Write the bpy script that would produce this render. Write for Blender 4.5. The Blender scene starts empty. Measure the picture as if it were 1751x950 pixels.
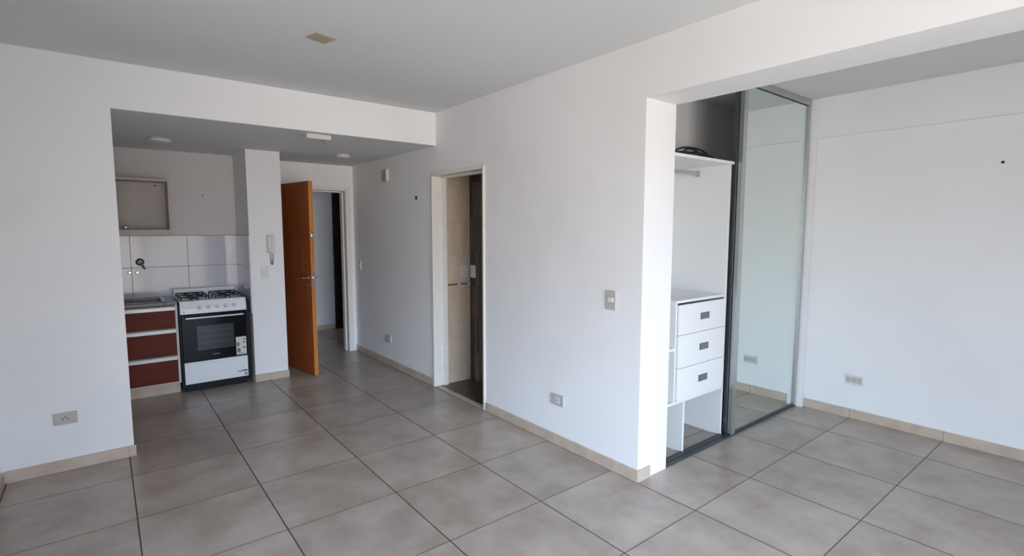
import bpy, bmesh, math, random
from mathutils import Matrix, Vector
random.seed(4)
S = bpy.context.scene
COL = S.collection
PI = math.pi

# ------------------------------------------------------------------ camera
cd = bpy.data.cameras.new('camera'); cam = bpy.data.objects.new('camera', cd); COL.objects.link(cam)
S.camera = cam
yaw, pitch, roll = .6720, -.0943, .0006
f = Vector((math.sin(yaw)*math.cos(pitch), math.cos(yaw)*math.cos(pitch), math.sin(pitch)))
r0 = Vector((math.cos(yaw), -math.sin(yaw), 0)); u0 = r0.cross(f)
r = math.cos(roll)*r0 + math.sin(roll)*u0; u = -math.sin(roll)*r0 + math.cos(roll)*u0
m = Matrix((r, u, -f)).transposed().to_4x4(); m.translation = Vector((-1.2626, -2.6786, 1.5343))
cam.matrix_world = m
cd.sensor_fit = 'HORIZONTAL'; cd.sensor_width = 36; cd.lens = 36*879.43/1751
cd.clip_start = .05

# ------------------------------------------------------------------ colour management, world, light
S.view_settings.view_transform = 'Standard'; S.view_settings.look = 'None'
S.view_settings.gamma = 1; S.view_settings.use_curve_mapping = False
S.view_settings.exposure = 0.0
S.cycles.max_bounces = 14; S.cycles.diffuse_bounces = 10; S.cycles.glossy_bounces = 6
S.cycles.use_denoising = True
SKY = (.66, .85, 1.11); GROUND = (.98, .90, .84); SKY_POWER = 14.5; GROUND_POWER = 6.5
W = bpy.data.worlds.new('sky'); S.world = W; W.use_nodes = True
nt = W.node_tree; nt.nodes.clear()
wo = nt.nodes.new('ShaderNodeOutputWorld'); bg = nt.nodes.new('ShaderNodeBackground')
tc = nt.nodes.new('ShaderNodeTexCoord'); sx = nt.nodes.new('ShaderNodeSeparateXYZ')
cr = nt.nodes.new('ShaderNodeValToRGB')
cr.color_ramp.elements[0].position = .50
cr.color_ramp.elements[0].color = (*[c*GROUND_POWER/SKY_POWER for c in GROUND], 1)
cr.color_ramp.elements[1].position = .58; cr.color_ramp.elements[1].color = (*SKY, 1)
ma = nt.nodes.new('ShaderNodeMath'); ma.operation = 'MULTIPLY_ADD'; ma.inputs[1].default_value = .5; ma.inputs[2].default_value = .5
nt.links.new(tc.outputs['Generated'], sx.inputs[0]); nt.links.new(sx.outputs['Z'], ma.inputs[0])
nt.links.new(ma.outputs[0], cr.inputs[0]); nt.links.new(cr.outputs[0], bg.inputs[0])
hz = nt.nodes.new('ShaderNodeValToRGB'); hz.color_ramp.interpolation = 'EASE'      # added sky weighting to balance room light: brightest a little left of straight out
el = hz.color_ramp.elements; el[0].position = .0; el[1].position = 1.0
for p_, v_ in ((.0, .62), (.16, .66), (.27, .84), (.37, 1.02), (.44, 1.0), (.55, .36), (1.0, .22)):
    e_ = el[0] if p_ == 0 else (el[-1] if p_ == 1 else el.new(p_)); e_.color = (v_, v_, v_, 1)
hx_ = nt.nodes.new('ShaderNodeMath'); hx_.operation = 'MULTIPLY_ADD'; hx_.inputs[1].default_value = .5; hx_.inputs[2].default_value = .5
hm = nt.nodes.new('ShaderNodeMath'); hm.operation = 'MULTIPLY'; hm.inputs[1].default_value = 1.75*SKY_POWER
nt.links.new(sx.outputs['X'], hx_.inputs[0]); nt.links.new(hx_.outputs[0], hz.inputs[0]); nt.links.new(hz.outputs[0], hm.inputs[0]); nt.links.new(hm.outputs[0], bg.inputs[1])
nt.links.new(bg.outputs[0], wo.inputs[0])

YR = -4.6                                   # the window wall behind the camera
WINDOWS = [(-1.74, 0.70, .02, 2.30)]    # x0, x1, z0, z1
SIDE = (-1.20, -.60, .45, 1.75)           # y0, y1, z0, z1: window in the left wall, out of the frame
for x0, x1, z0, z1 in WINDOWS:              # portals guide sky light through the two balcony windows
    ld = bpy.data.lights.new('window_portal', 'AREA'); lo = bpy.data.objects.new('window_portal', ld); COL.objects.link(lo)
    ld.shape = 'RECTANGLE'; ld.size = x1-x0; ld.size_y = z1-z0; ld.cycles.is_portal = True
    lo.location = ((x0+x1)/2, YR-.1, (z0+z1)/2); lo.rotation_euler = (PI/2, 0, 0)

ld = bpy.data.lights.new('window_portal', 'AREA'); lo = bpy.data.objects.new('window_portal', ld); COL.objects.link(lo)
ld.shape = 'RECTANGLE'; ld.size = SIDE[1]-SIDE[0]; ld.size_y = SIDE[3]-SIDE[2]; ld.cycles.is_portal = True
lo.location = (-1.92, (SIDE[0]+SIDE[1])/2, (SIDE[2]+SIDE[3])/2); lo.rotation_euler = (PI/2, 0, -PI/2)

# ------------------------------------------------------------------ helpers
def mat(name, color, rough=.5, metal=0.0, noise=None, bump=None, spec=.5, emit=None):
    """noise=(scale, amount): colour mottling; bump=(scale, distance)"""
    M = bpy.data.materials.new(name); M.use_nodes = True; n = M.node_tree; b = n.nodes['Principled BSDF']
    b.inputs['Base Color'].default_value = (*color, 1); b.inputs['Roughness'].default_value = rough
    b.inputs['Metallic'].default_value = metal; b.inputs['Specular IOR Level'].default_value = spec
    if emit:
        b.inputs['Emission Color'].default_value = (*emit[0], 1); b.inputs['Emission Strength'].default_value = emit[1]
    geo = n.nodes.new('ShaderNodeNewGeometry')
    if noise:
        t = n.nodes.new('ShaderNodeTexNoise'); t.inputs['Scale'].default_value = noise[0]; t.inputs['Detail'].default_value = 5
        n.links.new(geo.outputs['Position'], t.inputs['Vector'])
        rp = n.nodes.new('ShaderNodeValToRGB')
        rp.color_ramp.elements[0].position = .3; rp.color_ramp.elements[1].position = .7
        a = noise[1]; c2 = noise[2] if len(noise) > 2 else tuple(c*(1-a) for c in color)
        rp.color_ramp.elements[0].color = (*c2, 1); rp.color_ramp.elements[1].color = (*color, 1)
        n.links.new(t.outputs['Fac'], rp.inputs[0]); n.links.new(rp.outputs[0], b.inputs['Base Color'])
    if bump:
        t = n.nodes.new('ShaderNodeTexNoise'); t.inputs['Scale'].default_value = bump[0]; t.inputs['Detail'].default_value = 4
        n.links.new(geo.outputs['Position'], t.inputs['Vector'])
        bp = n.nodes.new('ShaderNodeBump'); bp.inputs['Distance'].default_value = bump[1]; bp.inputs['Strength'].default_value = .6
        n.links.new(t.outputs['Fac'], bp.inputs['Height']); n.links.new(bp.outputs[0], b.inputs['Normal'])
    return M

def N(n, kind, **kw):
    x = n.nodes.new(kind)
    for k, v in kw.items():
        if k == 'op': x.operation = v
        else: x.inputs[int(k[1:])].default_value = v
    return x

def grid_mask(n, src, size, off, width):
    """1 on the joint lines of a grid along one coordinate"""
    a = N(n, 'ShaderNodeMath', op='SUBTRACT', i1=off); n.links.new(src, a.inputs[0])
    d = N(n, 'ShaderNodeMath', op='DIVIDE', i1=size); n.links.new(a.outputs[0], d.inputs[0])
    rd = N(n, 'ShaderNodeMath', op='ROUND'); n.links.new(d.outputs[0], rd.inputs[0])
    s = N(n, 'ShaderNodeMath', op='SUBTRACT'); n.links.new(d.outputs[0], s.inputs[0]); n.links.new(rd.outputs[0], s.inputs[1])
    ab = N(n, 'ShaderNodeMath', op='ABSOLUTE'); n.links.new(s.outputs[0], ab.inputs[0])
    lt = N(n, 'ShaderNodeMath', op='LESS_THAN', i1=width/2/size); n.links.new(ab.outputs[0], lt.inputs[0])
    fl = N(n, 'ShaderNodeMath', op='FLOOR'); n.links.new(d.outputs[0], fl.inputs[0])
    return lt.outputs[0], fl.outputs[0]

def tile_mat(name, c1, c2, joint, ax, size, off, width, rough, cloud=3.0, vary=.06, bump=.0015, streak=(1, 1, 1)):
    M = bpy.data.materials.new(name); M.use_nodes = True; n = M.node_tree; b = n.nodes['Principled BSDF']
    geo = n.nodes.new('ShaderNodeNewGeometry'); sp = n.nodes.new('ShaderNodeSeparateXYZ'); n.links.new(geo.outputs['Position'], sp.inputs[0])
    ms = []; fl = []
    for k in (0, 1):
        mk, fk = grid_mask(n, sp.outputs[ax[k]], size[k], off[k], width[k]); ms.append(mk); fl.append(fk)
    mx = N(n, 'ShaderNodeMath', op='MAXIMUM'); n.links.new(ms[0], mx.inputs[0]); n.links.new(ms[1], mx.inputs[1])
    cmb = n.nodes.new('ShaderNodeCombineXYZ'); n.links.new(fl[0], cmb.inputs[0]); n.links.new(fl[1], cmb.inputs[1])
    wn = n.nodes.new('ShaderNodeTexWhiteNoise'); n.links.new(cmb.outputs[0], wn.inputs['Vector'])
    mp = n.nodes.new('ShaderNodeMapping'); mp.inputs['Scale'].default_value = streak; n.links.new(geo.outputs['Position'], mp.inputs['Vector'])
    off_v = n.nodes.new('ShaderNodeVectorMath'); off_v.operation = 'MULTIPLY_ADD'
    n.links.new(wn.outputs['Color'], off_v.inputs[0]); off_v.inputs[1].default_value = (40, 40, 40); n.links.new(mp.outputs[0], off_v.inputs[2])
    nz = n.nodes.new('ShaderNodeTexNoise'); nz.inputs['Scale'].default_value = cloud; nz.inputs['Detail'].default_value = 7; nz.inputs['Roughness'].default_value = .6
    n.links.new(off_v.outputs[0], nz.inputs['Vector'])
    rp = n.nodes.new('ShaderNodeValToRGB'); rp.color_ramp.elements[0].position = .32; rp.color_ramp.elements[1].position = .68
    rp.color_ramp.elements[0].color = (*c1, 1); rp.color_ramp.elements[1].color = (*c2, 1); n.links.new(nz.outputs['Fac'], rp.inputs[0])
    hv = n.nodes.new('ShaderNodeHueSaturation'); n.links.new(rp.outputs[0], hv.inputs['Color'])
    vv = N(n, 'ShaderNodeMath', op='MULTIPLY_ADD', i1=vary, i2=1-vary/2); n.links.new(wn.outputs['Value'], vv.inputs[0]); n.links.new(vv.outputs[0], hv.inputs['Value'])
    mixc = n.nodes.new('ShaderNodeMixRGB'); n.links.new(mx.outputs[0], mixc.inputs[0]); n.links.new(hv.outputs[0], mixc.inputs[1]); mixc.inputs[2].default_value = (*joint, 1)
    n.links.new(mixc.outputs[0], b.inputs['Base Color'])
    rr = N(n, 'ShaderNodeMath', op='MULTIPLY_ADD', i1=.8-rough, i2=rough); n.links.new(mx.outputs[0], rr.inputs[0]); n.links.new(rr.outputs[0], b.inputs['Roughness'])
    iv = N(n, 'ShaderNodeMath', op='SUBTRACT', i0=1.0); n.links.new(mx.outputs[0], iv.inputs[1])
    bp = n.nodes.new('ShaderNodeBump'); bp.inputs['Distance'].default_value = bump; n.links.new(iv.outputs[0], bp.inputs['Height']); n.links.new(bp.outputs[0], b.inputs['Normal'])
    return M

def wood_mat(name, dark, light, rough, scale=(14, 14, .9), spec=.3):
    M = bpy.data.materials.new(name); M.use_nodes = True; n = M.node_tree; b = n.nodes['Principled BSDF']
    geo = n.nodes.new('ShaderNodeNewGeometry'); mp = n.nodes.new('ShaderNodeMapping'); mp.inputs['Scale'].default_value = scale
    n.links.new(geo.outputs['Position'], mp.inputs['Vector'])
    nz = n.nodes.new('ShaderNodeTexNoise'); nz.inputs['Scale'].default_value = 2.2; nz.inputs['Detail'].default_value = 8; nz.inputs['Distortion'].default_value = .6
    n.links.new(mp.outputs[0], nz.inputs['Vector'])
    rp = n.nodes.new('ShaderNodeValToRGB'); rp.color_ramp.elements[0].position = .3; rp.color_ramp.elements[1].position = .72
    rp.color_ramp.elements[0].color = (*dark, 1); rp.color_ramp.elements[1].color = (*light, 1)
    n.links.new(nz.outputs['Fac'], rp.inputs[0]); n.links.new(rp.outputs[0], b.inputs['Base Color']); b.inputs['Roughness'].default_value = rough
    b.inputs['Specular IOR Level'].default_value = spec
    return M

def bm_new(): return bmesh.new()
def box(bm, x0, x1, y0, y1, z0, z1, bev=0, seg=2):
    M = Matrix.Translation(((x0+x1)/2, (y0+y1)/2, (z0+z1)/2)) @ Matrix.Diagonal((abs(x1-x0), abs(y1-y0), abs(z1-z0), 1))
    g = bmesh.ops.create_cube(bm, size=1, matrix=M)
    if bev:
        es = list({e for v in g['verts'] for e in v.link_edges})
        bmesh.ops.bevel(bm, geom=es, offset=bev, segments=seg, affect='EDGES', profile=.5)
    return bm
def cyl(bm, c, axis, r1, h, r2=None, n=32):
    """a capped cylinder starting at c and growing h along axis"""
    a = Vector(axis).normalized(); q = Vector((0, 0, 1)).rotation_difference(a).to_matrix().to_4x4()
    M = Matrix.Translation(Vector(c) + a*h/2) @ q
    bmesh.ops.create_cone(bm, cap_ends=True, segments=n, radius1=r1, radius2=r1 if r2 is None else r2, depth=h, matrix=M)
    return bm
def tube(bm, pts, rad, n=10, closed=False):
    P = [Vector(p) for p in pts]; rings = []; k = len(P)
    up = None
    for i, p in enumerate(P):
        a = P[(i+1) % k] if (closed or i < k-1) else P[i]
        b = P[(i-1) % k] if (closed or i > 0) else P[i]
        t = (a-b).normalized()
        if up is None: up = t.orthogonal().normalized()
        up = (up - t*up.dot(t)); up = up.normalized() if up.length > 1e-6 else t.orthogonal().normalized()
        s = t.cross(up)
        rings.append([bm.verts.new(p + rad*(math.cos(2*PI*j/n)*up + math.sin(2*PI*j/n)*s)) for j in range(n)])
    for i in range(k if closed else k-1):
        A, B = rings[i], rings[(i+1) % k]
        for j in range(n): bm.faces.new((A[j], A[(j+1) % n], B[(j+1) % n], B[j]))
    if not closed:
        bm.faces.new(list(reversed(rings[0]))); bm.faces.new(rings[-1])
    return bm
def lathe(bm, c, prof, n=40, axis='Z'):
    rings = []
    for (rr, h) in prof:
        ring = []
        for j in range(n):
            a = 2*PI*j/n
            if axis == 'Z': v = (c[0]+rr*math.cos(a), c[1]+rr*math.sin(a), c[2]+h)
            elif axis == 'Y': v = (c[0]+rr*math.cos(a), c[1]+h, c[2]+rr*math.sin(a))
            else: v = (c[0]+h, c[1]+rr*math.cos(a), c[2]+rr*math.sin(a))
            ring.append(bm.verts.new(v))
        rings.append(ring)
    for A, B in zip(rings, rings[1:]):
        for j in range(n): bm.faces.new((A[j], A[(j+1) % n], B[(j+1) % n], B[j]))
    bm.faces.new(rings[0]); bm.faces.new(rings[-1])
    return bm
def prism_x(bm, x0, x1, yz):
    """a side profile in y,z pushed along x"""
    A = [bm.verts.new((x0, y, z)) for y, z in yz]; B = [bm.verts.new((x1, y, z)) for y, z in yz]
    bm.faces.new(A); bm.faces.new(list(reversed(B)))
    k = len(yz)
    for i in range(k): bm.faces.new((A[i], B[i], B[(i+1) % k], A[(i+1) % k]))
    return bm

ROOT = {}
def link(name, bm, m, parent=None, smooth=False, base=None):
    """geometry is given in room coordinates; the origin goes to the parent's root or to base"""
    org = ROOT[parent.name] if parent else Vector(base if base else (0, 0, 0))
    bmesh.ops.recalc_face_normals(bm, faces=bm.faces)
    bmesh.ops.translate(bm, verts=bm.verts, vec=-org)
    me = bpy.data.meshes.new(name); bm.to_mesh(me); bm.free()
    if smooth:
        for p in me.polygons: p.use_smooth = True
        try: me.set_sharp_from_angle(angle=math.radians(35))
        except Exception: pass
    o = bpy.data.objects.new(name, me); COL.objects.link(o)
    for mm in (m if isinstance(m, (list, tuple)) else [m]): me.materials.append(mm)
    if parent: o.parent = parent
    else: o.location = org
    ROOT[o.name] = org
    return o
def struct(name, bm, m):
    o = link(name, bm, m); o['kind'] = 'structure'; return o
def tag(o, label, cat, group=None):
    o['label'] = label; o['category'] = cat
    if group: o['group'] = group
    return o
def thing(name, label, cat, loc, group=None, rot=0):
    o = bpy.data.objects.new(name, None); COL.objects.link(o); o.location = loc; o.rotation_euler = (0, 0, rot)
    o.empty_display_size = .1; ROOT[o.name] = Vector(loc); return tag(o, label, cat, group)

# ------------------------------------------------------------------ materials
def wall_paint():
    M = bpy.data.materials.new('wall_paint'); M.use_nodes = True; n = M.node_tree; b = n.nodes['Principled BSDF']
    geo = n.nodes.new('ShaderNodeNewGeometry')
    nz = n.nodes.new('ShaderNodeTexNoise'); nz.inputs['Scale'].default_value = 1.1; nz.inputs['Detail'].default_value = 6
    n.links.new(geo.outputs['Position'], nz.inputs['Vector'])
    rp = n.nodes.new('ShaderNodeValToRGB'); rp.color_ramp.elements[0].position = .30; rp.color_ramp.elements[1].position = .55
    rp.color_ramp.elements[0].color = (.76, .75, .75, 1); rp.color_ramp.elements[1].color = (.80, .80, .80, 1)
    n.links.new(nz.outputs['Fac'], rp.inputs[0]); n.links.new(rp.outputs[0], b.inputs['Base Color'])
    b.inputs['Roughness'].default_value = .6; b.inputs['Specular IOR Level'].default_value = .25
    n2 = n.nodes.new('ShaderNodeTexNoise'); n2.inputs['Scale'].default_value = 60; n.links.new(geo.outputs['Position'], n2.inputs['Vector'])
    bp = n.nodes.new('ShaderNodeBump'); bp.inputs['Distance'].default_value = .0006; bp.inputs['Strength'].default_value = .5
    n.links.new(n2.outputs['Fac'], bp.inputs['Height']); n.links.new(bp.outputs[0], b.inputs['Normal'])
    return M
M_wall = wall_paint()
M_ceil = mat('ceiling_paint', (.68, .695, .69), .9, noise=(1.0, .03), bump=(40, .0006), spec=.1)
M_floor = tile_mat('floor_tiles', (.300, .243, .203), (.430, .366, .315), (.055, .038, .030), (0, 1), (.6, .6), (0, 0), (.0065, .0045), .30, cloud=4.0, vary=.12)
M_bfloor = tile_mat('dark_bathroom_tiles', (.05, .036, .028), (.075, .055, .045), (.02, .015, .012), (0, 1), (.45, .45), (.1, .1), (.004, .004), .3)
M_base = mat('ceramic_skirting', (.56, .45, .36), .45, noise=(9, .15, (.45, .355, .28)))
M_joint = mat('skirting_joint', (.12, .09, .07), .8)
M_splash = tile_mat('white_glazed_tiles', (.50, .50, .55), (.54, .54, .59), (.13, .12, .12), (0, 2), (.47, .31), (-1.055, 1.16), (.004, .004), .09, vary=.02, bump=.0008)
M_splash_y = tile_mat('white_glazed_side_tiles', (.50, .50, .55), (.54, .54, .59), (.13, .12, .12), (1, 2), (.47, .31), (3.2, 1.16), (.004, .004), .09, vary=.02, bump=.0008)
M_btile = tile_mat('beige_wall_tiles', (.62, .48, .36), (.74, .60, .46), (.55, .43, .32), (0, 2), (.9, .33), (.9, .95), (.003, .003), .3, cloud=5, streak=(3, 3, .7))
M_mosaic = tile_mat('dark_strip_mosaic', (.018, .012, .008), (.13, .105, .09), (.015, .01, .008), (1, 2), (.028, .34), (0, .3), (.003, .004), .3, cloud=1.5, vary=1.1, streak=(2, 2, .6))
M_door = wood_mat('orange_varnished_wood', (.215, .052, .011), (.32, .086, .020), .38)
M_door_edge = wood_mat('door_edge_wood', (.42, .15, .03), (.62, .25, .06), .4)
M_dark_door = wood_mat('dark_wood_door', (.018, .008, .006), (.035, .014, .010), .5)
M_frame = mat('cream_door_frame', (.76, .73, .68), .45, noise=(14, .05, (.72, .68, .61)))
M_white = mat('white_laminate', (.78, .79, .78), .4)
M_white_in = mat('white_cupboard_board', (.62, .60, .57), .55, noise=(6, .08))
M_plastic = mat('white_plastic', (.66, .65, .63), .35)
M_oldplastic = mat('aged_plastic', (.46, .43, .39), .45)
M_beige = mat('beige_plastic', (.40, .34, .24), .5)
M_alu = mat('brushed_aluminium', (.52, .54, .53), .32, metal=.85)
M_alu_d = mat('dark_aluminium', (.16, .17, .18), .4, metal=.8)
M_chrome = mat('chrome', (.55, .55, .56), .28, metal=1)
M_steel = mat('stainless_steel', (.20, .165, .15), .25, metal=1, noise=(30, .1))
M_mirror = mat('mirror_glass', (.80, .87, .84), .015, metal=1)
M_handle = mat('grey_recess_pull', (.20, .21, .23), .4, metal=.4)
M_rust = wood_mat('rust_red_laminate', (.105, .020, .011), (.14, .028, .015), .45, scale=(1, 8, 8), spec=.12)
M_rail = mat('pale_aluminium_rail', (.46, .42, .40), .35, metal=.3)
M_stone = mat('dark_worktop', (.055, .045, .04), .3, noise=(90, .3))
M_enamel = mat('white_enamel', (.78, .80, .82), .2)
M_black = mat('black_enamel', (.008, .008, .010), .35, spec=.15)
M_cast = mat('cast_iron', (.012, .012, .013), .55)
M_glass = mat('black_oven_glass', (.004, .004, .006), .06, spec=.15)
M_window = mat('oven_window_glass', (.040, .045, .052), .08, spec=.25)
M_burner = mat('burner_cap', (.30, .30, .31), .35, metal=.8)
M_sticker = mat('paper_sticker', (.62, .60, .54), .6)
M_ink = mat('dark_ink', (.05, .06, .08), .6)
M_ink2 = mat('grey_print', (.16, .16, .17), .5)
M_rack = mat('oven_rack_tint', (.075, .08, .085), .3)
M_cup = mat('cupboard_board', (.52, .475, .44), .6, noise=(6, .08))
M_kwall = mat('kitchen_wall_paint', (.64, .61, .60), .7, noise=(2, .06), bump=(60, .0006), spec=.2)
M_cable = mat('black_cable', (.012, .012, .014), .45)
M_cord = mat('grey_cord', (.11, .11, .13), .5)
M_dot = mat('dark_hole', (.03, .028, .026), .9)
M_mauve = mat('worn_plaster', (.50, .46, .45), .9)

# ------------------------------------------------------------------ room shell
XL, XR = -1.82, 3.405           # living left wall, bedroom right wall
HC, HK, HB = 2.60, 2.305, 2.282  # ceilings: main, kitchen; beam underside
YK = 1.565
b = bm_new(); box(b, -2.1, 3.8, YR-.2, 5.4, -.1, 0); struct('floor', b, M_floor)
b = bm_new(); box(b, XL-.2, XR+.3, YR-.15, YK+.02, HC, HC+.12); struct('ceiling', b, M_ceil)
b = bm_new(); box(b, XL-.15, 1.21, YK+.02, 3.6, HK, HC+.12); struct('ceiling_kitchen', b, M_ceil)
# front face of the drop over the kitchen takes wall paint, with the wall left of it
b = bm_new(); box(b, XL-.15, -1.172, YK, YK+.14, 0, HK); box(b, XL-.15, 1.21, YK, YK+.02, HK, HC); struct('wall_kitchen_front', b, M_wall)
b = bm_new(); y0, y1, z0, z1 = SIDE
box(b, XL-.15, XL, YR, y0, 0, HC); box(b, XL-.15, XL, y1, 3.75, 0, HC); box(b, XL-.15, XL, y0, y1, 0, z0); box(b, XL-.15, XL, y0, y1, z1, HC)
struct('wall_left', b, M_wall)
b = bm_new(); xa, xb_ = XL-.10, XL-.05
box(b, xa, xb_, y0, y0+.05, z0, z1); box(b, xa, xb_, y1-.05, y1, z0, z1); box(b, xa, xb_, y0, y1, z0, z0+.05); box(b, xa, xb_, y0, y1, z1-.05, z1)
box(b, xa, xb_, (y0+y1)/2-.04, (y0+y1)/2+.04, z0, z1); struct('window_2', b, M_plastic)
b = bm_new(); box(b, XL, -1.30, YK+.14, 3.5, 0, HK); struct('wall_kitchen_left', b, M_wall)
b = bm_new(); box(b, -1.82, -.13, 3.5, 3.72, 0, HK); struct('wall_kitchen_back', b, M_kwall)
b = bm_new(); box(b, -.13, .183, 2.89, 3.72, 0, HK); struct('wall_column', b, M_wall)
FD0, FD1, FDZ = .225, 1.105, 2.0     # front door opening
b = bm_new(); box(b, .183, FD0-.05, 3.6, 3.72, 0, FDZ+.035); box(b, FD1+.05, 1.21, 3.6, 3.72, 0, FDZ+.035); box(b, .183, 1.21, 3.6, 3.72, FDZ+.035, HK); struct('wall_entrance', b, M_wall)
# long wall with the bathroom opening; its end is the thick pillar
BD0, BD1, BDZ = .80, 1.64, 2.035
b = bm_new(); box(b, 1.21, 1.50, -.80, .60, 0, HC); box(b, 1.21, 1.34, .60, BD0, 0, HC); box(b, 1.21, 1.34, BD1, 3.72, 0, HC)
box(b, 1.21, 1.34, BD0, BD1, BDZ+.02, HC); struct('wall_long', b, M_wall)
b = bm_new(); box(b, 1.21, 1.50, YR, -.80, HB, HC); struct('wall_beam', b, M_wall)
# bedroom right wall: shallow recess below the upper band
b = bm_new(); box(b, XR, XR+.25, YR, -.845, HB, HC); box(b, XR, XR+.25, -.845, .0, 0, HC); box(b, XR+.05, XR+.25, YR, -.845, 0, HB); struct('wall_right', b, M_wall)
b = bm_new(); box(b, 1.50, XR+.25, -.20, -.08, 0, HC); struct('wall_closet_back', b, M_wall)
# window wall
b = bm_new()
xs = [XL-.15] + [v for w in WINDOWS for v in w[:2]] + [XR+.3]
for i in (0, 2): box(b, xs[i], xs[i+1], YR-.15, YR, 0, HC)
for x0, x1, z0, z1 in WINDOWS: box(b, x0, x1, YR-.15, YR, z1, HC)
struct('wall_rear', b, M_wall)
for i, (x0, x1, z0, z1) in enumerate(WINDOWS):
    b = bm_new(); w = .05
    box(b, x0, x0+w, YR-.1, YR-.04, z0, z1); box(b, x1-w, x1, YR-.1, YR-.04, z0, z1); box(b, x0, x1, YR-.1, YR-.04, z0, z0+w); box(b, x0, x1, YR-.1, YR-.04, z1-w, z1)
    xm = (x0+x1)/2; box(b, xm-.04, xm+.04, YR-.1, YR-.04, z0, z1)
    struct('window_%d' % (i+1), b, M_plastic)
# bathroom
b = bm_new(); box(b, 1.34, 1.63, BD1, BD1+.12, 0, 2.3); box(b, 1.34, 2.9, BD1+.12, BD1+.2, 0, 2.3); struct('wall_bathroom_tiled', b, M_btile)
b = bm_new(); box(b, 1.63, 2.9, 1.30, BD1+.12, 0, 2.3); struct('wall_bathroom_mosaic', b, M_mosaic)
b = bm_new(); box(b, 2.8, 2.9, -.08, 1.30, 0, 2.3); box(b, 1.50, 2.9, -.08, .0, 0, 2.3); struct('wall_bathroom_far', b, M_btile)
b = bm_new(); box(b, 1.30, 2.9, -.08, BD1+.2, 2.3, 2.36); struct('ceiling_bathroom', b, M_ceil)
b = bm_new(); box(b, 1.262, 2.9, 0, BD1, 0, .004); struct('floor_bathroom', b, M_bfloor)
b = bm_new(); box(b, 1.205, 1.262, BD0, BD1, 0, .006, .002); struct('trim_threshold', b, M_base)
# public corridor past the front door
b = bm_new(); box(b, -.6, 2.6, 5.2, 5.3, 0, 2.4); struct('wall_corridor_far', b, M_wall)
b = bm_new(); box(b, -.7, -.6, 3.72, 5.3, 0, 2.4); struct('wall_corridor_left', b, M_wall)
b = bm_new(); box(b, 2.5, 2.6, 3.72, 5.2, 0, 2.4); box(b, 1.25, 2.6, 3.66, 3.72, 0, 2.4); struct('wall_corridor_right', b, M_wall)
b = bm_new(); box(b, -.7, 2.6, 3.72, 5.3, 2.4, 2.46); struct('ceiling_corridor', b, M_ceil)

# skirting boards in 60 cm ceramic pieces, thin joints between
def skirt(name, runs):
    """runs: (axis, fixed, a, b, side) ; side is the direction the face looks to"""
    b = bm_new()
    for ax, fx, a, c, side in runs:
        g = .6; p = a
        cuts = [a] + [k*g for k in range(math.ceil((a+.03)/g), math.floor((c-.03)/g)+1)] + [c]
        for s, e in zip(cuts, cuts[1:]):
            s2, e2 = s+.0012, e-.0012
            if ax == 'x': box(b, s2, e2, min(fx, fx+side*.011), max(fx, fx+side*.011), 0, .075, .0015, 1)
            else: box(b, min(fx, fx+side*.011), max(fx, fx+side*.011), s2, e2, 0, .075, .0015, 1)
    return struct(name, b, M_base)
skirt('baseboard_kitchen_front', [('x', YK, XL+.012, -1.16, -1)])
skirt('baseboard_left', [('y', XL, YR, YK-.012, 1)])
skirt('baseboard_column', [('x', 2.89, -.13, .194, -1), ('y', .183, 2.89, 3.6, 1)])
skirt('baseboard_long', [('y', 1.21, -.811, BD0-.02, -1), ('y', 1.21, BD1+.02, 3.6, -1), ('x', -.80, 1.21, 1.325, -1)])
skirt('baseboard_right', [('y', XR+.05, YR, -.845, -1)])
skirt('baseboard_corridor', [('x', 5.2, -.6, 1.50, -1)])

# ------------------------------------------------------------------ doors
def frame_u(name, parts, m=M_frame):
    b = bm_new()
    for p in parts: box(b, *p, .003, 1)
    return struct(name, b, m)
# bathroom door frame: pressed metal, stop lip inside
frame_u('door_1', [(1.198, 1.352, BD1-.012, BD1+.012, 0, BDZ+.022), (1.198, 1.352, BD0-.012, BD0+.012, 0, BDZ+.022), (1.198, 1.352, BD0, BD1, BDZ-.006, BDZ+.022),
                    (1.300, 1.352, BD1-.030, BD1-.012, 0, BDZ), (1.300, 1.352, BD0+.012, BD0+.022, 0, BDZ), (1.300, 1.352, BD0, BD1, BDZ-.022, BDZ)])
# entrance door frame
frame_u('door_2', [(FD1, FD1+.058, 3.585, 3.735, 0, FDZ+.04), (FD0-.058, FD0, 3.585, 3.735, 0, FDZ+.04), (FD0, FD1, 3.585, 3.735, FDZ, FDZ+.04),
                    (FD1-.018, FD1, 3.66, 3.735, 0, FDZ), (FD0, FD1, 3.66, 3.735, FDZ-.018, FDZ)])
# neighbour's dark door on the far side of the corridor
b = bm_new(); box(b, 1.50, 2.40, 5.165, 5.198, 0, 2.25, .004); box(b, 1.62, 2.28, 5.150, 5.168, .2, .95, .006); box(b, 1.62, 2.28, 5.150, 5.168, 1.1, 2.1, .006)
tag(link('corridor_door', b, M_dark_door, base=(1.95, 5.2, 0)), 'very dark wooden door across the corridor seen through the open entrance', 'door')

# open entrance door leaf: built along +y from hinge, then swung
hx, hy = .235, 3.575; ang = math.atan2(-(.395-.235), -(2.705-3.575)) ; ang = math.pi + math.atan2((.395-.235), (3.575-2.705))
L = math.hypot(.16, .87); T = .042
leaf_root = thing('entrance_door', 'orange varnished wooden entrance door standing open beside the column', 'door', (hx, hy, 0))
# local frame: +Y runs from hinge to free edge after rotation; local +X faces ... rotate by pi + lean
leaf_root.rotation_euler = (0, 0, ang)
ROOT[leaf_root.name] = Vector((0, 0, 0))
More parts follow.
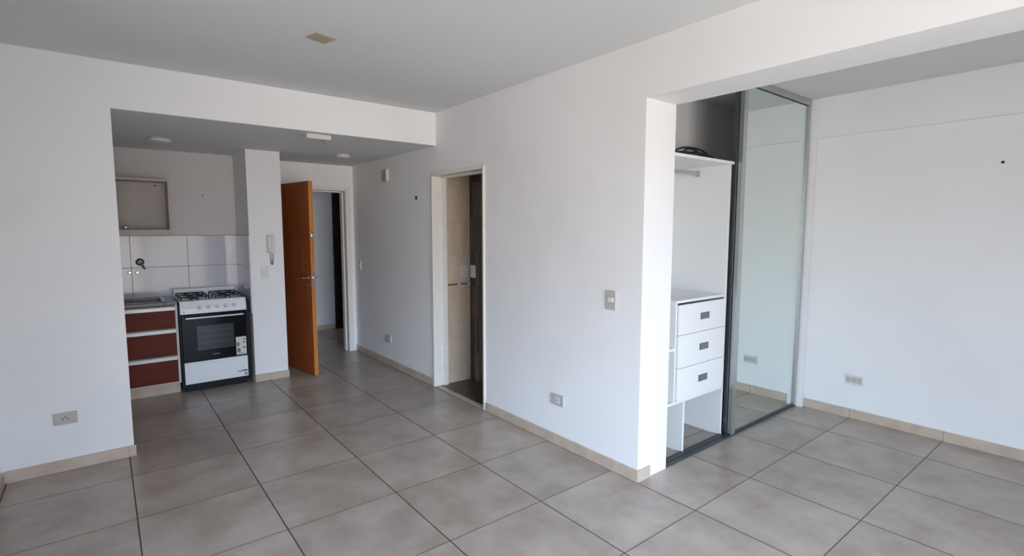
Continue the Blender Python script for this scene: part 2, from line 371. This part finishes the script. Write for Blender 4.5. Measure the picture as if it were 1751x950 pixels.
# after rotating by ~pi, local +x points to room -x (the broad face the camera sees)
b = bm_new(); box(b, -T, 0, 0, L, .012, 2.02, .0015, 1)
leaf = link('leaf', b, [M_door, M_door_edge], leaf_root)
for p in leaf.data.polygons:
    if p.normal.y > .7: p.material_index = 1
def lever(side, col):
    b = bm_new(); x0 = 0 if side > 0 else -T; s = side; z = 1.035; y = L-.065
    box(b, min(x0, x0+s*.006), max(x0, x0+s*.006), y-.018, y+.018, z-.10, z+.055, .003) if side < 0 else None
    cyl(b, (x0, y, z), (s, 0, 0), .024, .007)
    cyl(b, (x0, y, z), (s, 0, 0), .009, .05)
    tube(b, [(x0+s*.048, y+.006, z), (x0+s*.050, y-.03, z), (x0+s*.048, y-.125, z-.002)], .0085)
    cyl(b, (x0, y, z-.075), (s, 0, 0), .021, .007)
    h = link('door_handle', b, col, leaf_root, smooth=True); h['label'] = 'chrome lever handle with key rosette'
lever(1, M_chrome); lever(-1, M_chrome)
b = bm_new(); box(b, -T+.009, -.009, L-.0005, L+.0025, .93, 1.12, .001, 1); box(b, -T+.015, -.015, L+.002, L+.012, 1.03, 1.05, .002); link('lock_plate', b, M_chrome, leaf_root)
b = bm_new(); cyl(b, (0, L-.045, 1.475), (1, 0, 0), .016, .010); link('peephole', b, M_alu_d, leaf_root, smooth=True)
b = bm_new(); box(b, -T+.010, -.012, L-.0005, L+.003, 1.43, 1.52, .001, 1); box(b, -T+.013, -.015, L+.001, L+.008, 1.455, 1.485, .002); link('latch', b, M_chrome, leaf_root)
for z in (.25, 1.0, 1.8):
    b = bm_new(); cyl(b, (-T-.004, -.004, z-.05), (0, 0, 1), .008, .1, n=12); link('hinge', b, M_alu, leaf_root, smooth=True)

# ------------------------------------------------------------------ kitchen
XT = -.765
# tiled splashback: a glazed layer on wall and column side
b = bm_new(); box(b, -1.30, -.13, 3.49, 3.5, .86, 1.472); struct('trim_splashback', b, M_splash)
b = bm_new(); box(b, -.14, -.13, 2.895, 3.49, .70, 1.472); struct('trim_splashback_side', b, M_splash_y)

cab = thing('kitchen_cabinet', 'base cabinet with three rust red drawers left of the stove', 'cabinet', (-1.03, 3.2, 0))
b = bm_new(); box(b, -1.298, -1.28, 2.955, 3.485, .10, .84); box(b, XT-.006, XT+.012, 2.95, 3.485, .10, .84); box(b, -1.28, XT-.006, 3.47, 3.485, .10, .84); box(b, -1.28, XT-.006, 2.975, 3.485, .10, .118)
link('carcass', b, M_white_in, cab)
b = bm_new(); box(b, -1.298, XT+.006, 3.00, 3.02, 0, .10); link('plinth', b, M_base, cab)
for z0, z1, zr in ((.115, .325, .325), (.372, .580, .580), (.626, .790, .790)):
    b = bm_new(); box(b, -1.278, XT-.008, 2.948, 2.966, z0, z1, .002)
    d = link('drawer', b, M_rust, cab)
    b = bm_new(); h = .045
    yz = [(2.944, zr), (2.944, zr+.030), (2.930, zr+h-.004), (2.934, zr+h), (2.966, zr+h), (2.966, zr)]
    prism_x(b, -1.278, XT-.008, yz); link('rail_pull', b, M_rail, d)
b = bm_new(); box(b, -1.298, -1.25, 2.93, 3.488, .84, .868, .002); box(b, -.85, -.752, 2.93, 3.488, .84, .868, .002); box(b, -1.25, -.85, 2.93, 3.01, .84, .868, .002); box(b, -1.25, -.85, 3.40, 3.488, .84, .868, .002)
wt = link('worktop', b, M_stone, base=(-1.03, 3.2, .84)); tag(wt, 'dark speckled worktop over the red drawer cabinet', 'worktop')
# stainless sink top lying on the worktop: rim frame, bowl and drain
sk = thing('kitchen_sink', 'stainless steel sink set in the dark worktop', 'sink', (-1.05, 3.2, .868))
b = bm_new()
x0, x1, y0, y1 = -1.27, -.83, 2.99, 3.42
box(b, x0, x1, y0, y0+.03, .868, .873, .002); box(b, x0, x1, y1-.03, y1, .868, .873, .002); box(b, x0, x0+.03, y0+.03, y1-.03, .868, .873, .002); box(b, x1-.03, x1, y0+.03, y1-.03, .868, .873, .002)
link('rim', b, M_steel, sk)
b = bm_new(); X0, X1, Y0, Y1, ZB, ZT, w_ = -1.245, -.855, 3.015, 3.395, .725, .870, .002
box(b, X0, X1, Y0, Y1, ZB-w_, ZB); box(b, X0, X0+w_, Y0, Y1, ZB, ZT); box(b, X1-w_, X1, Y0, Y1, ZB, ZT); box(b, X0+w_, X1-w_, Y0, Y0+w_, ZB, ZT); box(b, X0+w_, X1-w_, Y1-w_, Y1, ZB, ZT)
link('basin', b, M_steel, sk)
b = bm_new(); lathe(b, (-1.05, 3.2, .725), [(.04, 0), (.04, .002), (.03, .002), (.028, .0008), (.008, .0008)], 24); link('drain', b, M_chrome, sk, smooth=True)

# wall mixer tap
tp = thing('wall_tap', 'single wall tap with round dark plate on the white tiles', 'tap', (-.985, 3.49, 1.21))
b = bm_new(); lathe(b, (-.985, 3.49, 1.215), [(.036, 0), (.036, -.006), (.028, -.016), (.016, -.022), (.016, -.034)], 32, 'Y'); link('wall_plate', b, M_alu_d, tp, smooth=True)
b = bm_new(); tube(b, [(-.985, 3.457, 1.215), (-.980, 3.435, 1.208), (-.965, 3.41, 1.175), (-.955, 3.39, 1.150)], .009, 12); link('spout', b, M_chrome, tp, smooth=True)
for i, x in enumerate((-1.07, -1.01)):
    b = bm_new(); lathe(b, (x, 3.49, 1.115), [(.017, 0), (.017, -.004), (.011, -.007), (.011, -.016)], 20, 'Y')
    o = link('water_outlet', b, M_alu, base=(x, 3.49, 1.115), smooth=True)
    tag(o, ('left' if i == 0 else 'right') + ' of the two small capped pipe ends under the wall tap', 'water outlet', 'capped pipes under the tap')

# open wall cupboard
cb = thing('wall_cupboard', 'open doorless white cupboard hung above the tiled splashback', 'cupboard', (-1.02, 3.35, 1.475))
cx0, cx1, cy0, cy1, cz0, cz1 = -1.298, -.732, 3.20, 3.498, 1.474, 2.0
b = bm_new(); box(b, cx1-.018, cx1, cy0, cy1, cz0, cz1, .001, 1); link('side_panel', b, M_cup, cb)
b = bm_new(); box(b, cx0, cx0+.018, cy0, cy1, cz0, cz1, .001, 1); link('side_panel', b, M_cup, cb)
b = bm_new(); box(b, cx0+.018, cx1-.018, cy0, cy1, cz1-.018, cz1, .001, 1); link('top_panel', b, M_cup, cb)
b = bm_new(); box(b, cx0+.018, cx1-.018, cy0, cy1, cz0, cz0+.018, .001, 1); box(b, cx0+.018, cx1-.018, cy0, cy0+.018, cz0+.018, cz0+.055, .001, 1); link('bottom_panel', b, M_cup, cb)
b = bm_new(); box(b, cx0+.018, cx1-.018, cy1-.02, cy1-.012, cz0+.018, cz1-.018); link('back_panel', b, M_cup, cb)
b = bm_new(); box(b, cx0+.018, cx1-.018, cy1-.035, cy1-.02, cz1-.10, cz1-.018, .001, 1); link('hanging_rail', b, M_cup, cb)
b = bm_new(); cyl(b, (-.83, cy1-.035, 1.955), (0, -1, 0), .008, .003, n=16); link('screw_hole', b, M_dot, cb)
vz = cz0+.0185
# valve and leftovers lying inside
vv = thing('pipe_valve', 'small chrome pipe valve inside the open wall cupboard', 'valve', (-1.08, 3.3, vz))
b = bm_new(); lathe(b, (-1.085, 3.30, vz), [(.022, 0), (.022, .012), (.013, .018), (.013, .04), (.02, .046), (.02, .062), (.01, .07)], 20); link('body', b, M_chrome, vv, smooth=True)
b = bm_new(); cyl(b, (-1.085, 3.295, vz+.055), (0, -1, 0), .006, .035, n=12); lathe(b, (-1.085, 3.262, vz+.055), [(.006, 0), (.019, -.002), (.021, -.008), (.016, -.013), (.005, -.016)], 24, 'Y'); link('knob', b, M_alu, vv, smooth=True)
b = bm_new()
pts = [(-1.02+i*.012, 3.30+.012*math.sin(i*1.3), vz+.033+.003*math.sin(i*.9)) for i in range(15)]
tube(b, pts, .0075, 8)
for i in (0, 7, 14): cyl(b, (pts[i][0], pts[i][1], vz), (0, 0, 1), .012, .036, n=12)
tag(link('bracket', b, M_alu_d, base=(-.95, 3.3, vz), smooth=True), 'dark twisted metal bracket lying on the cupboard bottom', 'bracket')
b = bm_new(); cyl(b, (-.425, 3.5, 1.88), (0, -1, 0), .007, .004, n=14); o = link('wall_plug', b, M_dot, base=(-.425, 3.5, 1.88)); tag(o, 'tiny dark screw hole in the bare wall right of the cupboard', 'screw hole')

# ------------------------------------------------------------------ stove
SX0, SX1, SY0, SY1 = -.735, -.180, 2.925, 3.46
st = thing('gas_stove', 'white and black freestanding gas stove beside the red drawers', 'stove', ((SX0+SX1)/2, 3.19, 0))
b = bm_new(); box(b, SX0-.012, SX1+.030, SY0+.022, SY1, .035, .830, .004); box(b, SX0+.02, SX1-.02, SY0+.02, SY1-.02, .0, .04)
link('body', b, M_black, st)
b = bm_new()   # hob tray with raised rims
box(b, SX0, SX1, SY0+.005, SY1, .835, .848, .004); box(b, SX0, SX0+.02, SY0+.03, SY1, .845, .862, .004); box(b, SX1-.02, SX1, SY0+.03, SY1, .845, .862, .004)
link('hob', b, M_enamel, st)
b = bm_new(); box(b, SX0+.002, SX1-.002, SY1-.03, SY1, .845, .935, .01, 3); link('rear_guard', b, M_enamel, st)
b = bm_new(); prism_x(b, SX0, SX1, [(SY0-.004, .742), (SY0-.004, .790), (SY0+.020, .862), (SY0+.07, .862), (SY0+.07, .742)])
pn = link('control_panel', b, M_enamel, st)
for i in range(5):
    kx = SX0+.158+i*.073; c = (kx, SY0+.002, .797); d = Vector((0, -.95, .32)).normalized()
    b = bm_new(); cyl(b, c, d, .020, .012, .018, n=28); cyl(b, Vector(c)+d*.011, d, .0165, .016, .0145, n=28)
    q = Vector(c)+d*.03; box(b, q.x-.003, q.x+.003, q.y-.006, q.y+.006, q.z-.015, q.z+.015, .002)
    k = link('knob', b, M_plastic, pn, smooth=True)
b = bm_new(); cyl(b, (SX0+.03, SY0-.003, .765), (0, -1, 0), .005, .006, n=14); link('ignition_button', b, M_ink, pn)
# burners and cast iron grates
for i, (bx, by, br) in enumerate(((-.60, 3.08, .04), (-.315, 3.08, .03), (-.60, 3.31, .03), (-.315, 3.31, .04))):
    b = bm_new(); lathe(b, (bx, by, .848), [(br*1.25, 0), (br*1.2, .008), (br, .010), (br, .018), (br*.92, .022)], 28); bu = link('burner', b, M_burner, st, smooth=True)
    b = bm_new(); lathe(b, (bx, by, .870), [(br*.85, 0), (br*.85, .005), (br*.7, .008)], 28); link('burner_cap', b, M_cast, bu, smooth=True)
for gx in (-.60, -.315):
    b = bm_new(); w = .115; zt = .893
    for y in (3.0, 3.40): tube(b, [(gx-w, y, zt), (gx+w, y, zt)], .0055, 8)
    for x in (gx-w, gx+w): tube(b, [(x, 3.0, zt), (x, 3.40, zt)], .0055, 8)
    tube(b, [(gx-w, 3.20, zt), (gx+w, 3.20, zt)], .0055, 8)
    for cyy in (3.08+.015, 3.31):
        for a in range(4):
            dx, dy = math.cos(a*PI/2+PI/4), math.sin(a*PI/2+PI/4)
            tube(b, [(gx+dx*.02, cyy+dy*.02, zt+.006), (gx+dx*.085, cyy+dy*.085, zt+.004), (gx+dx*.10, cyy+dy*.10, zt-.004)], .005, 8)
    for x in (gx-w, gx+w):
        for y in (3.0, 3.20, 3.40): cyl(b, (x, y, .847), (0, 0, 1), .006, zt-.847, n=10)
    link('grate', b, M_cast, st, smooth=True)
b = bm_new(); box(b, SX0+.004, SX1-.006, SY0-.012, SY0+.012, .292, .732, .004); od = link('oven_door', b, M_glass, st)
b = bm_new(); box(b, -.612, -.300, SY0-.0135, SY0-.011, .388, .622, .001, 1); link('window', b, M_window, od)
b = bm_new()
for z in (.455, .515, .570): box(b, -.600, -.312, SY0-.0140, SY0-.0132, z, z+.0025)
link('rack_lines', b, M_rack, od)
b = bm_new()
tube(b, [(SX0+.035, SY0-.045, .706), (SX1-.035, SY0-.045, .706)], .0105, 12)
for x in (SX0+.05, SX1-.05): cyl(b, (x, SY0-.012, .706), (0, -1, 0), .008, .034, n=12)
link('oven_handle', b, M_alu, od, smooth=True)
b = bm_new(); box(b, -.287, -.196, SY0-.0135, SY0-.0115, .300, .478); sg = link('energy_label', b, M_sticker, od)
b = bm_new()
for (a0, a1, c0, c1) in ((-.228, -.203, .445, .456), (-.228, -.203, .415, .428), (-.228, -.203, .360, .375), (-.282, -.258, .385, .425), (-.282, -.250, .325, .365), (-.278, -.215, .312, .316)):
    b = bm_new(); box(b, a0, a1, SY0-.0142, SY0-.0134, c0, c1); link('label_print', b, M_ink2, sg)

b = bm_new()
for i in range(7): box(b, -.488+i*.0085, -.4815+i*.0085, SY0-.0132, SY0-.0118, .334, .343+(.003 if i % 3 == 0 else 0))
link('logo', b, M_ink2, od)
b = bm_new(); box(b, SX0+.010, SX1-.008, SY0-.010, SY0+.012, .075, .284, .004); dr = link('storage_drawer', b, M_enamel, st)
b = bm_new(); box(b, SX0+.012, SX1-.010, SY0-.017, SY0-.009, .262, .284, .004); link('drawer_lip', b, M_enamel, dr)
b = bm_new()
for (a0, a1, c0, c1) in ((-.280, -.235, .128, .136), (-.238, -.195, .128, .142), (-.225, -.197, .103, .113), (-.225, -.197, .088, .096)):
    b = bm_new(); box(b, a0, a1, SY0-.0112, SY0-.0098, c0, c1); link('print_mark', b, M_ink, dr)
for x in (SX0+.04, SX1-.04):
    for y in (SY0+.05, SY1-.05):
        b = bm_new(); cyl(b, (x, y, 0), (0, 0, 1), .02, .012, n=16); link('foot', b, M_black, st)

# ------------------------------------------------------------------ wall plates, boxes, ceiling fixtures
def wplate(name, label, cat, face, c, w, h, t=.008, group=None, m=None, kind='outlet', pm=None):
    """face '-x' or '-y': plate on that wall face; c=(along, z) centre; returns the thing"""
    fx, fixed = face
    m = m or M_plastic
    def P(a0, a1, d0, d1, z0, z1, bev=0):
        b = bm_new()
        if fx == '-x': box(b, fixed-d1, fixed-d0, a0, a1, z0, z1, bev)
        else: box(b, a0, a1, fixed-d1, fixed-d0, z0, z1, bev)
        return b
    a, z = c
    loc = (fixed, a, z) if fx == '-x' else (a, fixed, z)
    t_ = thing(name, label, cat, loc, group)
    link('cover_plate', P(a-w/2, a+w/2, 0, t, z-h/2, z+h/2, .002), m, t_)
    if kind == 'outlet':
        k = link('socket', P(a-.022, a+.022, t-.001, t+.002, z-.022, z+.022, .0008), pm or M_plastic, t_)
        b = P(a-.012, a-.008, t+.0015, t+.0026, z-.010, z+.004)
        for s0, s1, q0, q1 in ((.008, .012, -.010, .004), (-.003, .003, .008, .014)):
            if fx == '-x': box(b, fixed-t-.0026, fixed-t-.0015, a+s0, a+s1, z+q0, z+q1)
            else: box(b, a+s0, a+s1, fixed-t-.0026, fixed-t-.0015, z+q0, z+q1)
        link('slots', b, M_dot, k)
    elif kind == 'switch':
        link('rocker', P(a-w*.28, a+w*.28, t-.001, t+.006, z-.012, z+.016, .0015), pm or M_plastic, t_)
    elif kind == 'multi':
        for q in (-.038, 0, .038): link('socket', P(a+q-.016, a+q+.016, t-.001, t+.003, z-.022, z+.022, .001), pm or M_plastic, t_)
    return t_
wplate('light_switch', 'single white light switch near the outer corner of the long wall', 'light switch', ('-x', 1.21), (-.570, 1.095), .078, .118, .010, m=M_oldplastic, kind='switch', group='light switches')
wplate('light_switch', 'small switch plate on the long wall beside the entrance door', 'light switch', ('-x', 1.21), (3.43, 1.09), .075, .115, .012, kind='switch', group='light switches')
wplate('light_switch', 'switch plate on the column just below the intercom', 'light switch', ('-y', 2.89), (-.003, 1.103), .075, .115, .008, kind='switch', group='light switches')
wplate('wall_outlet', 'cream socket low on the long wall under the light switch', 'socket', ('-x', 1.21), (-.100, .330), .120, .078, .012, m=M_oldplastic, group='wall sockets')
wplate('wall_outlet', 'small socket low on the long wall between entrance and bathroom', 'socket', ('-x', 1.21), (2.66, .305), .120, .078, .014, m=M_oldplastic, group='wall sockets')
wplate('wall_outlet', 'dusty beige double width socket on the wall left of the kitchen', 'socket', ('-y', YK), (-1.510, .341), .118, .076, .010, m=M_oldplastic, group='wall sockets', pm=M_oldplastic)
wplate('wall_outlet', 'white triple socket low on the bedroom right wall', 'socket', ('-x', XR+.05), (-1.215, .318), .125, .078, .008, kind='multi', group='wall sockets', pm=M_oldplastic)
wplate('light_switch', 'bathroom switch plate on the beige tiles', 'light switch', ('-y', BD1), (1.555, 1.115), .080, .125, .010, m=M_plastic, kind='switch', group='bathroom plates')
wplate('light_switch', 'bathroom switch plate on the dark mosaic', 'light switch', ('-x', 1.63), (1.575, 1.115), .085, .125, .010, m=M_plastic, kind='switch', group='bathroom plates')
# towel bar on beige tiles
tb = thing('towel_bar', 'thin brown towel bar with pale ends on the beige bathroom tiles', 'towel bar', (1.47, BD1, .995))
b = bm_new(); tube(b, [(1.352, BD1-.03, .993), (1.60, BD1-.03, .995)], .006, 10); link('bar', b, mat('brown_bar', (.10, .06, .04), .4), tb, smooth=True)
for x in (1.475, 1.595):
    b = bm_new(); cyl(b, (x, BD1, .995), (0, -1, 0), .014, .042, n=20); link('mount', b, M_plastic, tb, smooth=True)

ic = thing('intercom', 'white intercom handset on the column with a coiled cord', 'intercom', (.06, 2.89, 1.29))
b = bm_new(); box(b, .022, .098, 2.862, 2.89, 1.295, 1.478, .006, 3); link('base', b, M_plastic, ic)
b = bm_new(); box(b, .030, .062, 2.838, 2.864, 1.302, 1.470, .010, 3); box(b, .028, .064, 2.828, 2.846, 1.302, 1.340, .008, 3); box(b, .028, .064, 2.828, 2.846, 1.432, 1.470, .008, 3); link('handset', b, M_plastic, ic)
b = bm_new(); pts = []
for i in range(150):
    t = i/149; a = t*PI; cx = .066-.012*math.cos(a); cz = 1.297-.118*math.sin(a)**.8 if 0 < t < 1 else 1.297
    pts.append((cx+.004*math.cos(i*1.15), 2.870+.004*math.sin(i*1.15), cz))
tube(b, pts, .0022, 6); link('cord', b, M_cord, ic, smooth=True)

jb = thing('junction_box', 'beige box with pale side high on the long wall near entrance', 'junction box', (1.21, 2.64, 2.115))
b = bm_new(); box(b, 1.182, 1.21, 2.585, 2.70, 2.055, 2.180, .002); o = link('cover', b, [M_beige, M_plastic], jb)
for p in o.data.polygons:
    if p.normal.y < -.7: p.material_index = 1
b = bm_new(); box(b, 1.190, 1.21, 2.578, 2.586, 2.058, 2.178, .002); link('side_strip', b, M_plastic, jb)
b = bm_new(); lathe(b, (1.21, 1.958, 1.845), [(.020, 0), (.018, -.006), (.010, -.004), (.009, -.002)], 20, 'X')
tag(link('cable_outlet', b, M_dot, base=(1.21, 1.958, 1.845)), 'small dark round cable hole high on the wall left of bathroom', 'cable hole')
b = bm_new(); cyl(b, (XR+.05, -1.99, 1.98), (-1, 0, 0), .009, .004, n=14)
tag(link('wall_hook', b, M_dot, base=(XR+.05, -1.99, 1.98)), 'tiny dark nail hole high on the bedroom right wall', 'nail hole')

# ceiling fixtures
def disc_light(x, y, rr, label):
    t_ = thing('ceiling_lamp', label, 'ceiling light', (x, y, HK), 'round ceiling lamps')
    b = bm_new(); lathe(b, (x, y, HK), [(rr, 0), (rr, -.010), (rr*.96, -.014)], 40); link('ring', b, M_oldplastic, t_, smooth=True)
    b = bm_new(); lathe(b, (x, y, HK-.013), [(rr*.97, 0), (rr*.95, -.012), (rr*.85, -.019), (rr*.5, -.022), (rr*.05, -.0225)], 40); link('diffuser', b, M_plastic, t_, smooth=True)
disc_light(-.825, 2.70, .085, 'round white ceiling lamp over the kitchen counter')
disc_light(.745, 2.66, .075, 'round white ceiling lamp in front of the entrance door')
fx = thing('ceiling_sensor', 'white rectangular box fixed under the lowered ceiling by its front edge', 'sensor box', (.175, 1.72, HK))
b = bm_new(); box(b, .075, .272, 1.655, 1.775, HK-.038, HK, .004); link('housing', b, M_plastic, fx)
b = bm_new(); cyl(b, (.225, 1.72, HK-.038), (0, 0, -1), .009, .008, n=16); link('sensor_eye', b, M_ink2, fx)
b = bm_new(); cxp, cyp = -.238, .330; q = math.radians(16)
bb = bm_new(); box(bb, -.062, .062, -.055, .055, -.006, 0, .002)
bmesh.ops.rotate(bb, verts=bb.verts, matrix=Matrix.Rotation(q, 3, 'Z')); bmesh.ops.translate(bb, verts=bb.verts, vec=(cxp, cyp, HC))
b.free(); tag(link('ceiling_cover', bb, M_beige, base=(cxp, cyp, HC)), 'square beige cover plate on the living room ceiling', 'cover plate')

# ------------------------------------------------------------------ closet
wd = thing('wardrobe', 'white open wardrobe unit with shelf, rod and three drawers in the closet', 'wardrobe', (1.9, -.47, 0))
YF, YB = -.73, -.202
def wpart(name, *bx, m=None, bev=.001, parent=None):
    b = bm_new()
    for q in bx: box(b, *q, bev, 1)
    return link(name, b, m or M_white, parent or wd)
wpart('side_panel', (2.280, 2.298, YF, YB, 0, 1.997)); wpart('side_panel', (1.502, 1.520, YF, YB, 0, 1.997))
wpart('top_shelf', (1.502, 2.315, YF-.012, YB, 1.997, 2.017))
wpart('counter_top', (1.668, 2.280, YF-.003, YB, 1.048, 1.066))
wpart('partition', (1.668, 1.684, YF, YB, .381, 1.048))
wpart('shelf', (1.520, 1.668, YF, YB, .733, .751)); wpart('shelf', (1.520, 2.280, YF-.002, YB, .362, .381))
wpart('divider', (1.785, 1.803, YF, YB, 0, .362))
wpart('back_board', (1.684, 2.280, YB-.008, YB, .381, 1.048), m=M_white)
for z0, z1 in ((.386, .606), (.609, .831), (.834, 1.036)):
    d = wpart('drawer', (1.687, 2.262, YF-.016, YF+.002, z0, z1), (1.70, 2.25, YF+.002, YB-.03, z0+.02, z1-.04), bev=.0015)
    zc = (z0+z1)/2+.005
    hb = wpart('pull_frame', (1.934, 2.044, YF-.019, YF-.0155, zc-.023, zc+.023), m=M_alu_d, bev=.0008, parent=d)
    wpart('pull_recess', (1.940, 2.038, YF-.0202, YF-.0188, zc-.018, zc+.018), m=M_handle, bev=0, parent=d)
wpart('filler_strip', (2.264, 2.280, YF-.004, YF+.015, .381, 1.048))
b = bm_new(); box(b, 1.520, 2.276, -.482, -.468, 1.935, 1.965, .006, 3); rd = link('hanging_rod', b, M_alu, wd)
b = bm_new(); box(b, 2.268, 2.280, -.492, -.458, 1.928, 1.972, .004); link('rod_socket', b, M_alu, wd)

# coil of black cable lying on the top shelf
b = bm_new(); pts = []; nn = 260
for i in range(nn):
    t = i/nn; a = t*2*PI*4; k = .5+.5*math.sin(a*.25)
    pts.append((1.965+.200*math.cos(a)+.02*math.sin(a*.37), -.585+.085*math.sin(a)+.010*math.cos(a*.61), 2.024+.010*(i//65)+.035*max(0, math.sin(a*.97+.3+i*.003))**2*(.55+.45*k)))
tube(b, pts, .0058, 8)
for x0, x1, y0, y1, h in ((1.77, 2.17, -.60, -.63, .070), (1.80, 2.10, -.66, -.60, .055), (1.84, 2.19, -.56, -.66, .040)):
    tube(b, [(x0+(x1-x0)*(.5-.5*math.cos(PI*i/24)), y0+(y1-y0)*i/24, 2.026+h*math.sin(PI*i/24)**.8) for i in range(25)], .0068, 8)
tag(link('cable_coil', b, M_cable, base=(1.87, -.52, 2.017), smooth=True), 'loose coil of black cable lying on the wardrobe top shelf', 'cable')

# sliding doors and their tracks
b = bm_new(); box(b, 1.502, XR-.002, -.800, -.715, 0, .006, .001, 1)
for y in (-.792, -.765, -.755, -.728): box(b, 1.502, XR-.002, y-.002, y+.002, .006, .012)
struct('trim_floor_track', b, M_alu_d)
b = bm_new()
box(b, 1.502, XR-.001, -.802, -.715, HC-.008, HC); 
for y in (-.800, -.7585, -.717): box(b, 1.502, XR-.001, y-.003, y+.003, HC-.048, HC-.006)
struct('trim_ceiling_track', b, M_alu)
def sliding(name, label, x0, x1, y, mirror, cat='sliding door'):
    t_ = thing(name, label, cat, ((x0+x1)/2, y, .013)); z0, z1 = .013, HC-.014
    dz = y-.016, y+.016
    st_ = M_alu if mirror else M_alu_d
    def stile(xa, xb):
        b = bm_new(); box(b, xa, xb, dz[0], dz[1], z0, z1, .003); 
        box(b, xa-(.006 if xa < (x0+x1)/2 else 0), xb+(0 if xa < (x0+x1)/2 else .006), dz[0]-.004, dz[0]+.006, z0, z1, .002)
        link('stile', b, st_, t_)
    sw = .045 if mirror else .026
    stile(x0, x0+sw); stile(x1-.026, x1)
    b = bm_new(); box(b, x0+sw, x1-.026, dz[0]+.004, dz[1]-.004, z0, z0+.018, .002); link('rail', b, M_alu_d, t_)
    b = bm_new(); box(b, x0+sw, x1-.026, dz[0]+.004, dz[1]-.004, z1-.02, z1, .002); link('rail', b, st_, t_)
    b = bm_new(); box(b, x0+sw, x1-.026, y-.006, y+.004, z0+.018, z1-.02); link('mirror' if mirror else 'panel', b, M_mirror if mirror else M_white, t_)
    return t_
sliding('mirror_door', 'tall mirrored sliding closet door in a grey aluminium frame', 2.322, XR-.012, -.779, True)
sd = sliding('sliding_door', 'second sliding door hidden behind the mirrored closet door with dark edge', 2.326, XR-.03, -.737, False)
b = bm_new(); box(b, 2.316, 2.328, -.750, -.730, .10, .135, .002); link('roller_stop', b, M_alu_d, sd)
